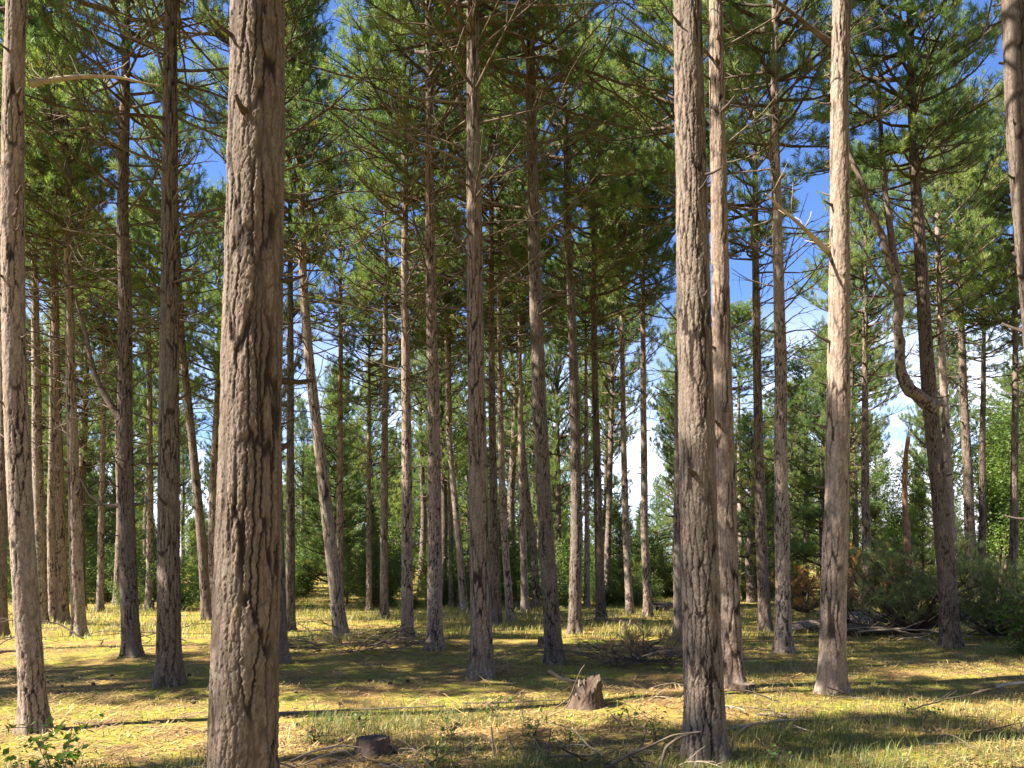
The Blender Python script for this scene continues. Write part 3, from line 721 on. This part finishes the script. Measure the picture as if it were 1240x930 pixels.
# broken red snag
x, y = ground_pt(1108, 742)
t = thing('broken_snag', 'broken red-barked snag with a splintered top behind the browned brush', 'snag', (x, y, 0))
rng = R(8); c = curve((0, 0, -0.1), (-0.05, 0, 1), 5.6, 12, rng, 0, 0.06); mb = MB()
mb.tube(c, np.linspace(0.13, 0.06, 13) * (1 + .2 * (rng.random(13) - .5)), 12, 0.6, 0.6)
for k in range(6):
    a = k * 1.05; mb.tube([c[-1] + np.array([math.cos(a), math.sin(a), 0]) * 0.03 + [0, 0, -0.15], c[-1] + np.array([math.cos(a) * 0.05, math.sin(a) * 0.05, rng.uniform(.05, .4)])], [0.025, 0.004], 5)
link('trunk', mb.mesh('snag_trunk', M_RUST), t)
for zz, a, L in ((3.0, 0.2, 0.9), (3.9, 2.6, 0.8), (2.2, 3.4, 1.0), (1.7, 0.9, 0.9), (4.4, 5.8, .6)):
    link('dead_branch', DEAD[2][1], t, tuple(c[min(int(zz / 5.6 * 12), 12)]), (0.3, -0.3, a), L)

# fallen branches: forms shared, each a thing
rngf = R(44)
def ground_branch_mesh(L, seed, mat, bend=0.5, r0=0.02, twigs=1.0):
    rng = R(seed); mb = MB(); n = max(6, int(L / 0.12))
    ang = np.cumsum(rng.normal(0, 0.12, n + 1)) + np.linspace(0, bend, n + 1)
    c = np.zeros((n + 1, 3)); 
    for i in range(1, n + 1): c[i] = c[i - 1] + np.array([math.cos(ang[i]), math.sin(ang[i]), 0]) * L / n
    c[:, 2] = 0.02 + 0.12 * L * np.sin(np.linspace(0, math.pi, n + 1)) * rng.random() + 0.02 * rng.random(n + 1)
    mb.tube(c, np.linspace(r0, 0.004, n + 1), 6)
    for i in range(2, n):
        if rng.random() < 0.4 * twigs:
            t = norm((c[i] - c[i - 1])[None])[0]; d = t + np.cross(t, [0, 0, 1]) * rng.choice([-1, 1]) * rng.uniform(.4, 1) + np.array([0, 0, rng.uniform(-.1, .5)])
            c2 = curve(c[i], d, rng.uniform(.2, .45) * L * (1 - i / n) + .1, 5, rng, -0.15, 0.15); c2[:, 2] = np.maximum(c2[:, 2], 0.01)
            mb.tube(c2, np.linspace(r0 * .5, 0.003, 6), 4)
    return mb.mesh('fallen_branch', mat)
GB = [ground_branch_mesh(L, 400 + i, M_TWIG if i % 2 else M_PALE, b, 0.007 + 0.005 * L) for i, (L, b) in enumerate([(0.7, .5), (1.0, -.6), (1.3, .8), (1.7, .3), (2.1, -.5), (0.9, 1.2), (1.4, -.2), (0.5, .2)])]
GBd = [ground_branch_mesh(L, 420 + i, M_TWIG, b, 0.008 + 0.005 * L) for i, (L, b) in enumerate([(0.8, .5), (1.2, -.6), (1.6, .8), (2.0, .3)])]
def fallen(px, py, me, rz, s, label, group=None, tilt=0.0, z=0.0, roll=0.0):
    x, y = ground_pt(px, py)
    return tag(link('fallen_branch', me, None, (x, y, float(gz(x, y)) + z), (roll, -tilt, rz), s), label, 'fallen branch', group)
def heap(px, py, rx, ry, hz, n, seed, lab, grp, lib, sz=1.0):
    g = random.Random(seed); x0, y0 = ground_pt(px, py)
    for i in range(n):
        a = g.random() * 6.283; q = g.random() ** 0.6
        x = x0 + math.cos(a) * q * rx; y = y0 + math.sin(a) * q * ry
        tag(link('fallen_branch', lib[g.randrange(len(lib))], None, (x, y, float(gz(x, y)) + hz * (1 - q) * g.random()), (g.uniform(-.3, .3), g.uniform(-.25, .1), g.random() * 6.283), sz * g.uniform(.6, 1.1)), lab, 'fallen branch', grp)
heap(425, 788, 1.5, 0.9, 0.28, 92, 1, 'grey dead branch in the dark brush heap below the leaning lit pine', 'brush heap below the leaning pine', GBd, .68)
heap(775, 806, 1.25, 1.1, 0.40, 66, 2, 'dead branch in the tangled brush heap left of the big scarred pine', 'brush heap left of the scarred pine', GB + GBd, .75)
heap(770, 758, 1.6, 0.8, 0.25, 14, 3, 'bleached branch lying in dry grass below the pair of slim pines', 'branches below the pair of slim pines', GB)
heap(1030, 775, 1.6, 0.8, 0.35, 22, 4, 'pale dead branch among the brush around the fallen log', 'branches around the fallen log', GB)
heap(110, 775, 3.0, 2.0, 0.08, 12, 5, 'dead branch lying on grass between the left pines', 'branches between the left pines', GB + GBd)
heap(960, 862, 1.9, 0.9, 0.08, 14, 6, 'thin dead branch on the ground in front of the pale bare pine', 'branches before the pale pine', GB + GBd, .65)
heap(745, 925, 1.5, 0.55, 0.08, 26, 7, 'dead stick strewn at the foot of the big scarred pine', 'sticks at the foot of the scarred pine', GB + GBd, .62)
heap(430, 948, 0.75, 0.4, 0.12, 14, 8, 'thin pale twig in the tangle beside the dark cut stump', 'twig tangle beside the cut stump', [GB[0], GB[2], GBd[0]], .6)
# dead needle sprays on the right-hand heap
fc5 = fallen_crown(16, (1.2, 1.0, 0.8), 35, M_LITTER, nn=20)
put_fallen(780, 808, fc5, 0.8, 0.4, 'dead pine bough with withered grey-brown needles on the tangled brush heap', 'dead_bough', 'dead bough')

def stick(label, pts, r0, r1, mat=M_PALE, d=None, base=0, spread=0.0):
    """one stick from photo points that share a depth"""
    bx, byy = pts[base]; X, Y = ground_pt(bx, byy)
    if d: Y = d; X = (bx - CX) / F * Y
    z0 = float(gz(X, Y)); n = len(pts)
    P = np.array([((x - CX) / F * Y - X, spread * i / (n - 1), EYE + (HY - y) / F * Y - z0) for i, (x, y) in enumerate(pts)])
    P[:, 2] = np.maximum(P[:, 2], r1)
    tt = np.linspace(0, n - 1, n * 5); Q = np.stack([np.interp(tt, np.arange(n), P[:, c]) for c in range(3)], -1)
    Q[1:-1] = (Q[:-2] + 2 * Q[1:-1] + Q[2:]) / 4
    mb = MB(); mb.tube(Q, np.linspace(r0, r1, len(Q)), 7)
    return tag(link('fallen_branch', mb.mesh('fallen_branch', mat), None, (X, Y, z0)), label, 'fallen branch')
stick('pale forked upright stick in the shaded grass, the tallest of the foreground', [(598, 925), (597, 905), (595, 880)], .014, .007, M_PALE, 6.5)
stick('short curved pale stick left over beside the upright forked stick', [(597, 900), (588, 893), (584, 888)], .010, .005, M_PALE, 6.5)
stick('slim bent stick poking up right of the upright forked stick', [(622, 922), (620, 903), (614, 890)], .009, .005, M_PALE, 6.5)
stick('dark thin twig standing upright at the bottom centre', [(662, 930), (664, 905), (667, 882)], .008, .004, M_TWIG, 6.3)
stick('long bowed stick running to the foot of the big scarred pine', [(730, 932), (760, 915), (790, 902), (815, 890), (850, 886)], .013, .006, M_TWIG, 6.0)
stick('thick pale stick rising towards the big scarred pine from the bottom', [(800, 930), (806, 905), (822, 893), (845, 886)], .014, .009, M_CUT, 6.1)
stick('long straight dead stick on the ground right of the big scarred pine', [(880, 884), (915, 879), (950, 876), (985, 877)], .022, .012, M_PALE, spread=0.2)
stick('arched pale stick bending over at the foot of the big scarred pine', [(884, 925), (890, 890), (905, 878), (925, 874)], .012, .006, M_PALE, 6.4)
stick('thin dark curved branch drooping from the foot of the pale bare pine', [(1002, 832), (1020, 838), (1030, 855), (1036, 872), (1042, 884)], .013, .007, M_TWIG, 9.0, -1)
stick('high arching pale twig over the dark cut stump', [(438, 932), (442, 912), (455, 902), (470, 905), (480, 925)], .008, .005, M_PALE, 6.3, 0, 0.15)
stick('low arching pale twig left of the dark cut stump', [(350, 928), (375, 912), (410, 906), (440, 912), (470, 918)], .009, .005, M_PALE, 6.2, 0, 0.2)
stick('small pale twig arch in the bottom left tangle', [(365, 934), (385, 918), (415, 910), (430, 925)], .008, .005, M_PALE, 6.1, 0, 0.1)
stick('added twig standing for a shadow line on sunny litter left of the central pine', [(330, 869), (400, 861), (480, 857), (540, 855)], .016, .006, M_TWIG)  # added dark twig in place of a thin shadow line
stick('added twig standing for a shadow line on sunny litter right of the central pine', [(560, 853), (620, 850), (690, 847)], .014, .006, M_TWIG)  # continues the shadow line, again shaped as a twig
stick('added dark twig standing for a shadow line on sunny needles left of the thickest pine', [(90, 876), (150, 877), (210, 875), (262, 874)], .016, .006, M_TWIG)  # shadow line on the left, put in as a dark twig
stick('pale stick leaning over the jagged stump', [(672, 862), (690, 845), (703, 812), (708, 805)], .010, .006, M_TWIG, 8.4)
stick('pale broken branch pointing left behind the jagged stump', [(664, 812), (680, 822), (700, 826), (720, 824)], .022, .014, M_PALE, 9.6, 3)
stick('pale branch lying at the right border on sunny grass', [(1205, 832), (1225, 828), (1250, 826)], .03, .02, M_PALE)
stick('pale stick lying in shaded grass right of the drooping dark branch', [(1120, 903), (1135, 908), (1150, 912)], .012, .008, M_PALE)
heap(1130, 880, 2.4, 1.2, 0.05, 12, 9, 'thin stick lying in the grass at the lower right', 'sticks at the lower right', GB + GBd, .6)

def log(label, p0, p1, r, mat=M_CUT):
    (x0, y0), (x1, y1) = ground_pt(*p0), ground_pt(*p1)
    L = math.hypot(x1 - x0, y1 - y0)
    mb, cf, rad = make_trunk([(0, 0, -0.3), (0, 0, 0), (0.04, .02, L * .5), (0, 0, L)], r, L * 1.4, y0, int(r * 1000), top_z=L, stubs=True, flare=0)
    v = mb.v[0]
    o = link('fallen_log', None, None, (x0, y0, float(gz(x0, y0)) + r * 0.8))
    me = mb.mesh('log_body', [M_BARK]); dv = Vector((x1 - x0, y1 - y0, float(gz(x1, y1) - gz(x0, y0))))
    o.rotation_euler = dv.to_track_quat('Z', 'Y').to_euler()
    tag(o, label, 'log'); link('log_body', me, o)
    e = MB(); th = np.linspace(0, 2 * math.pi, 20, endpoint=False)
    e.add(np.vstack([np.stack([np.cos(th) * r * .85, np.sin(th) * r * .85, 0 * th - .262], -1), [[0, 0, -.27]]]), None, [(i, (i + 1) % 20, 20) for i in range(20)])
    link('cut_end', e.mesh('log_end', M_PALE, False), o)
log('pale fallen log lying in grass left of the big scarred pine', (795, 741), (830, 737), 0.13)
log('grey fallen log half hidden behind the pale bare pine', (955, 768), (1005, 766), 0.13)
log('bleached fallen log beside the rusty boughs, right of the pale bare pine', (1022, 762), (1062, 756), 0.17)
log('dark short log on the grass by the left border', (-10, 797), (22, 795), 0.10)

def stump(px, py, r, h, label, jag=0.0, seed=1, mat_side=M_BARK, mat_top=M_CUT):
    x, y = ground_pt(px, py); rng = R(seed)
    t = thing('tree_stump', label, 'tree stump', (x, y, float(gz(x, y)) - 0.03))
    k = 64; u = np.arange(k) / k; th = u * 2 * math.pi
    topz = h * (1 - jag * (0.5 + 0.5 * np.cos(th + 2.6)) * 0.9) - jag * h * 0.4 * rng.random(k) * (rng.random(k) < .6) + h * 0.10 * (vnoise(u * 7, u * 0, seed) - .5) + 0.012 * (rng.random(k) - .5)
    zz = np.linspace(0, 1, 26)
    ZZ, UU = np.meshgrid(zz, u, indexing='ij')
    Zr = ZZ * topz[None]
    plate, tint, e = bark_field(UU, Zr, r, seed)
    rr = r * (1 + 0.35 * np.exp(-Zr / 0.07) * (1 + .4 * np.cos(UU * 2 * math.pi * 4))) + r * 0.10 * (plate - .7) - r * 0.12 * jag * ZZ
    V = np.stack([rr * np.cos(UU * 2 * math.pi), rr * np.sin(UU * 2 * math.pi), Zr], -1)
    mb = MB(); i = np.arange(25)[:, None] * k; j = np.arange(k)[None]; j2 = (j + 1) % k
    mb.add(V, np.stack([i + j, i + j2, i + k + j2, i + k + j], -1).reshape(-1, 4), None, (.15 + .85 * plate).ravel(), tint.ravel())
    link('stump_side', mb.mesh('stump_bark', mat_side), t).color = (.5, .45, .4, 1)
    e = MB(); ring = V[-1] * [0.97, 0.97, 1]; inner = ring * [.5, .5, 1] - [0, 0, jag * h * .35] + np.stack([0 * u, 0 * u, jag * .06 * (rng.random(k) - .5)], -1); inner[:, 2] = np.maximum(inner[:, 2], .04)
    c = np.array([[0, 0, max(inner[:, 2].mean() - jag * .05, .03)]])
    q = [(a, (a + 1) % k, k + (a + 1) % k, k + a) for a in range(k)]
    e.add(np.vstack([ring, inner, c]), q, [(k + a, k + (a + 1) % k, 2 * k) for a in range(k)])
    link('stump_top', e.mesh('stump_wood', mat_top, False), t)
    if jag:
        for a in rng.random(9) * 6.28:
            s = MB()
            b = np.array([math.cos(a), math.sin(a), 0]) * r * .8; z0 = h * .5 * (1 - .4 * math.cos(a + 2.6))
            s.tube([b + [0, 0, z0 - .1], b * .9 + [0, 0, z0 + .5 * h * rng.random()]], [.022, .005], 5)
            link('splinter', s.mesh('stump_splinter', M_PALE), t)
stump(710, 860, 0.17, 0.36, 'jagged broken stump with splintered top on the sunny ground, left of the big scarred pine', 0.55, 21, M_BARK, M_STUMP)
stump(452, 916, 0.125, 0.15, 'dark flat-cut stump in the shaded grass at the bottom, behind pale twigs', 0.0, 22)
stump(660, 787, 0.12, 0.20, 'small cut stump at the left foot of the curved trunk pine', 0.0, 23)
stump(899, 842, 0.13, 0.11, 'low cut stump at the foot of the sunlit pine behind the big scarred pine', 0.0, 24)

# pine cones
mb = MB(); rngc = R(71)
for q in range(46):
    f = q / 46; a = q * 2.4; rr_ = 0.021 * math.sin(math.pi * (0.12 + 0.85 * f)) + 0.003
    p = np.array([math.cos(a) * rr_ * .4, math.sin(a) * rr_ * .4, f * .06]); o = np.array([math.cos(a), math.sin(a), .35]); t_ = np.array([-math.sin(a), math.cos(a), 0])
    mb.add([p - t_ * .004, p + t_ * .004, p + o * rr_ * .8 + t_ * .007, p + o * rr_ * .95 + [0, 0, .003], p + o * rr_ * .8 - t_ * .007], [(0, 1, 2, 4)], [(4, 2, 3)])
mb.tube([(0, 0, 0), (0, 0, .03), (0, 0, .06)], [.010, .012, .004], 6)
cone = mb.mesh('pine_cone', M_TWIG, False)
for i in range(30):
    y = rngc.uniform(5.6, 11); x = rngc.uniform(-.62, .62) * y
    tag(link('pine_cone', cone, None, (x, y, float(gz(x, y)) + .018), (1.5, rngc.random() * 6, rngc.random() * 6.28), rngc.uniform(.7, 1.0)), 'small brown pine cone lying on the needle litter of the clearing', 'pine cone', 'pine cones on the floor')

# ------------------------------------------------------------------ ground, grass, litter
def axis(lo, hi, fine0, fine1, step, grow=1.18):
    a = list(np.arange(fine0, fine1 + 1e-6, step)); s = step
    while a[-1] < hi: s *= grow; a.append(a[-1] + s)
    s = step
    while a[0] > lo: s *= grow; a.insert(0, a[0] - s)
    return np.array(a)
ax = axis(-700, 700, -14, 14, 0.11); ay = axis(-300, 1200, 3.5, 30, 0.10)
XX, YY = np.meshgrid(ax, ay, indexing='ij')
mb = MB(); nx, ny = XX.shape
detail = 0.02 * (fbm(XX * 5, YY * 5, 21, 3) - 0.5) * (np.hypot(XX, YY) < 45)
i = np.arange(nx - 1)[:, None] * ny; j = np.arange(ny - 1)[None]
mb.add(np.stack([XX, YY, gz(XX, YY) + detail], -1), np.stack([i + j, i + ny + j, i + ny + j + 1, i + j + 1], -1).reshape(-1, 4))
tag(link('ground', mb.mesh('ground', M_GROUND)), 'forest floor of yellow moss, dry grass and pine needles', None, None, 'structure')

def blades(mb, P, rng, h, w, tint, lean=0.5):
    k = len(P); a = rng.random(k) * 6.283
    d = np.stack([np.cos(a), np.sin(a), 0 * a], -1); sd = np.stack([-np.sin(a), np.cos(a), 0 * a], -1) * (w * .5)[:, None]
    L = (lean * rng.uniform(.2, 1.3, k) * h)[:, None]
    up = np.array([0, 0, 1.0])
    m = P + up * (h * .6)[:, None] + d * L * .35; tp = P + up * (h * rng.uniform(.75, 1, k))[:, None] + d * L
    V = np.stack([P - sd, P + sd, m + sd * .7, m - sd * .7, tp], 1).reshape(-1, 3)
    o = np.arange(k)[:, None] * 5
    mb.add(V, o + np.array([[0, 1, 2, 3]]), o + np.array([[3, 2, 4]]), .5, np.repeat(np.clip(tint, 0, 1), 5))
rng = R(501)
mb = MB()
def scatter(n, ylo, yhi, keep, pw=1.0):
    y = ylo + (yhi - ylo) * rng.random(n) ** pw; x = rng.uniform(-1, 1, n) * (0.70 * y + 0.6)
    k = rng.random(n) < keep(x, y); x = x[k]; y = y[k]
    return np.stack([x, y, gz(x, y) - .01], -1)
# shaded green grass of the foreground
P = scatter(90000, 4.8, 9.2, lambda x, y: smooth(.42, .62, fbm(x * .5 + 3, y * .9, 31, 3)) * smooth(9.2, 7.6, y + .10 * np.abs(x - .6)) * np.where(np.abs(x - .3) < 2.9, 1, .35))
blades(mb, P, rng, rng.uniform(.04, .18, len(P)), rng.uniform(.003, .006, len(P)), rng.normal(.30, .22, len(P)), .9)
# dry and mossy tufts over the clearing
P = scatter(60000, 6, 19, lambda x, y: .5 * smooth(.54, .7, fbm(x * .6, y * .6, 33, 3)), .8)
blades(mb, P, rng, rng.uniform(.02, .09, len(P)), rng.uniform(.004, .008, len(P)), rng.normal(.68, .18, len(P)), .8)
# right-hand sunny grass
P = scatter(60000, 8, 16, lambda x, y: (x > 2.6 + .12 * (y - 9)) * (.25 + .75 * smooth(.4, .6, fbm(x * .7, y * .7, 35, 3))))
blades(mb, P, rng, rng.uniform(.02, .12, len(P)), rng.uniform(.004, .008, len(P)), rng.normal(.58, .2, len(P)), .8)
# long dry grass in the back
P = scatter(130000, 16, 38, lambda x, y: .25 + .75 * smooth(.38, .6, fbm(x * .4, y * .5, 34, 3)))
blades(mb, P, rng, rng.uniform(.06, .22, len(P)), rng.uniform(.008, .016, len(P)), rng.normal(.66, .18, len(P)), .9)
# tufts round the trunk feet
for b in BUILT:
    if b[4] > 17: continue
    k = 160; a = rng.random(k) * 6.283; q = float(b[2](0.05)) * rng.uniform(.95, 1.7, k)
    x = b[3] + np.cos(a) * q; y = b[4] + np.sin(a) * q
    blades(mb, np.stack([x, y, gz(x, y) - .01], -1), rng, rng.uniform(.02, .10, k), rng.uniform(.003, .007, k), rng.normal(.62, .22, k), 1.0)
tag(link('grass', mb.mesh('grass', M_GRASS, False)), 'green and straw-coloured grass growing over the forest floor', None, None, 'stuff')
# needle and twig litter
mb = MB(); k = 110000
P = scatter(k, 5.2, 15, lambda x, y: .35 + .65 * smooth(.55, .4, fbm(x * .75, y * .75, 36, 3)), 1.25); k = len(P)
a = rng.random(k) * 6.283; L = rng.uniform(.03, .10, k); L[rng.random(k) < .04] *= 3
d = np.stack([np.cos(a), np.sin(a), rng.uniform(-.1, .35, k)], -1) * L[:, None]; w = (np.stack([-np.sin(a), np.cos(a), 0 * a], -1)) * rng.uniform(.0025, .006, k)[:, None]
P = P + np.array([0, 0, .018])
V = np.stack([P - w, P + w, P + d + w, P + d - w], 1).reshape(-1, 3)
mb.add(V, np.arange(4 * k).reshape(-1, 4), None, .5, np.repeat(rng.random(k), 4))
tag(link('needle_litter', mb.mesh('needle_litter', M_LITTER, False)), 'fallen pine needles and twig bits strewn on the floor', None, None, 'stuff')

# ------------------------------------------------------------------ sky, sun, camera
SUN_BEAR, SUN_EL = math.radians(-104), math.radians(45)   # bearing from the view axis, elevation
wd = bpy.data.worlds.new('World'); sc.world = wd; wd.use_nodes = True
nt = wd.node_tree; nt.nodes.clear()
out = nt.nodes.new('ShaderNodeOutputWorld'); bg = nt.nodes.new('ShaderNodeBackground'); bg.inputs[1].default_value = 0.05
sky = nt.nodes.new('ShaderNodeTexSky'); sky.sky_type = 'NISHITA'; sky.sun_disc = False
sky.sun_elevation = SUN_EL; sky.sun_rotation = SUN_BEAR; sky.air_density = 1.0; sky.dust_density = 0.3; sky.ozone_density = 3.0
gen = nt.nodes.new('ShaderNodeTexCoord').outputs['Generated']
mp = nt.nodes.new('ShaderNodeMapping'); mp.inputs['Scale'].default_value = (1, 1, 2.6); nt.links.new(gen, mp.inputs[0])
cl = noise(nt, 3.2, 7, mp.outputs[0], 0.58)
sep = nt.nodes.new('ShaderNodeSeparateXYZ'); nt.links.new(gen, sep.inputs[0])
low = ramp(nt, sep.outputs[2], [(0.0, (1, 1, 1)), (0.16, (0.8, 0.8, 0.8)), (0.32, (0.0, 0.0, 0.0))])
right = ramp(nt, sep.outputs[0], [(0.0, (.55, .55, .55)), (0.38, (1, 1, 1))])
m1 = nt.nodes.new('ShaderNodeMath'); m1.operation = 'MULTIPLY'; nt.links.new(ramp(nt, cl, [(0.38, (0, 0, 0)), (0.54, (1, 1, 1))]), m1.inputs[0]); nt.links.new(low, m1.inputs[1])
m2 = nt.nodes.new('ShaderNodeMath'); m2.operation = 'MULTIPLY'; nt.links.new(m1.outputs[0], m2.inputs[0]); nt.links.new(right, m2.inputs[1])
blue = mix(nt, 1.0, sky.outputs[0], (0.74, 0.90, 1.22), 'MULTIPLY')
nt.links.new(mix(nt, m2.outputs[0], blue, (10.5, 10.8, 11.4)), bg.inputs[0])
nt.links.new(bg.outputs[0], out.inputs[0])

L = bpy.data.lights.new('sun', 'SUN'); L.energy = 5.0; L.angle = math.radians(0.53); L.color = (1.0, 0.93, 0.82)
so = bpy.data.objects.new('sun', L); COL.objects.link(so)
dirv = Vector((-math.sin(SUN_BEAR) * math.cos(SUN_EL), -math.cos(SUN_BEAR) * math.cos(SUN_EL), -math.sin(SUN_EL)))
so.rotation_euler = dirv.to_track_quat('-Z', 'Y').to_euler(); so.location = (-20, -10, 30)

cam = bpy.data.cameras.new('camera'); co = bpy.data.objects.new('camera', cam); COL.objects.link(co)
co.location = (0, 0, EYE); co.rotation_euler = (math.radians(90), 0, 0)
cam.lens = 36 * F / 1240; cam.sensor_width = 36; cam.shift_y = (HY - 465) / 1240; cam.clip_end = 3000; cam.clip_start = 0.05
sc.camera = co
sc.render.engine = 'CYCLES'
c = sc.cycles
c.use_denoising = True; c.max_bounces = 6; c.diffuse_bounces = 3; c.glossy_bounces = 1; c.transmission_bounces = 3; c.transparent_max_bounces = 4
c.sample_clamp_indirect = 4
vs = sc.view_settings; vs.view_transform = 'Standard'; vs.look = 'None'; vs.gamma = 1; vs.use_curve_mapping = False; vs.exposure = 2.15
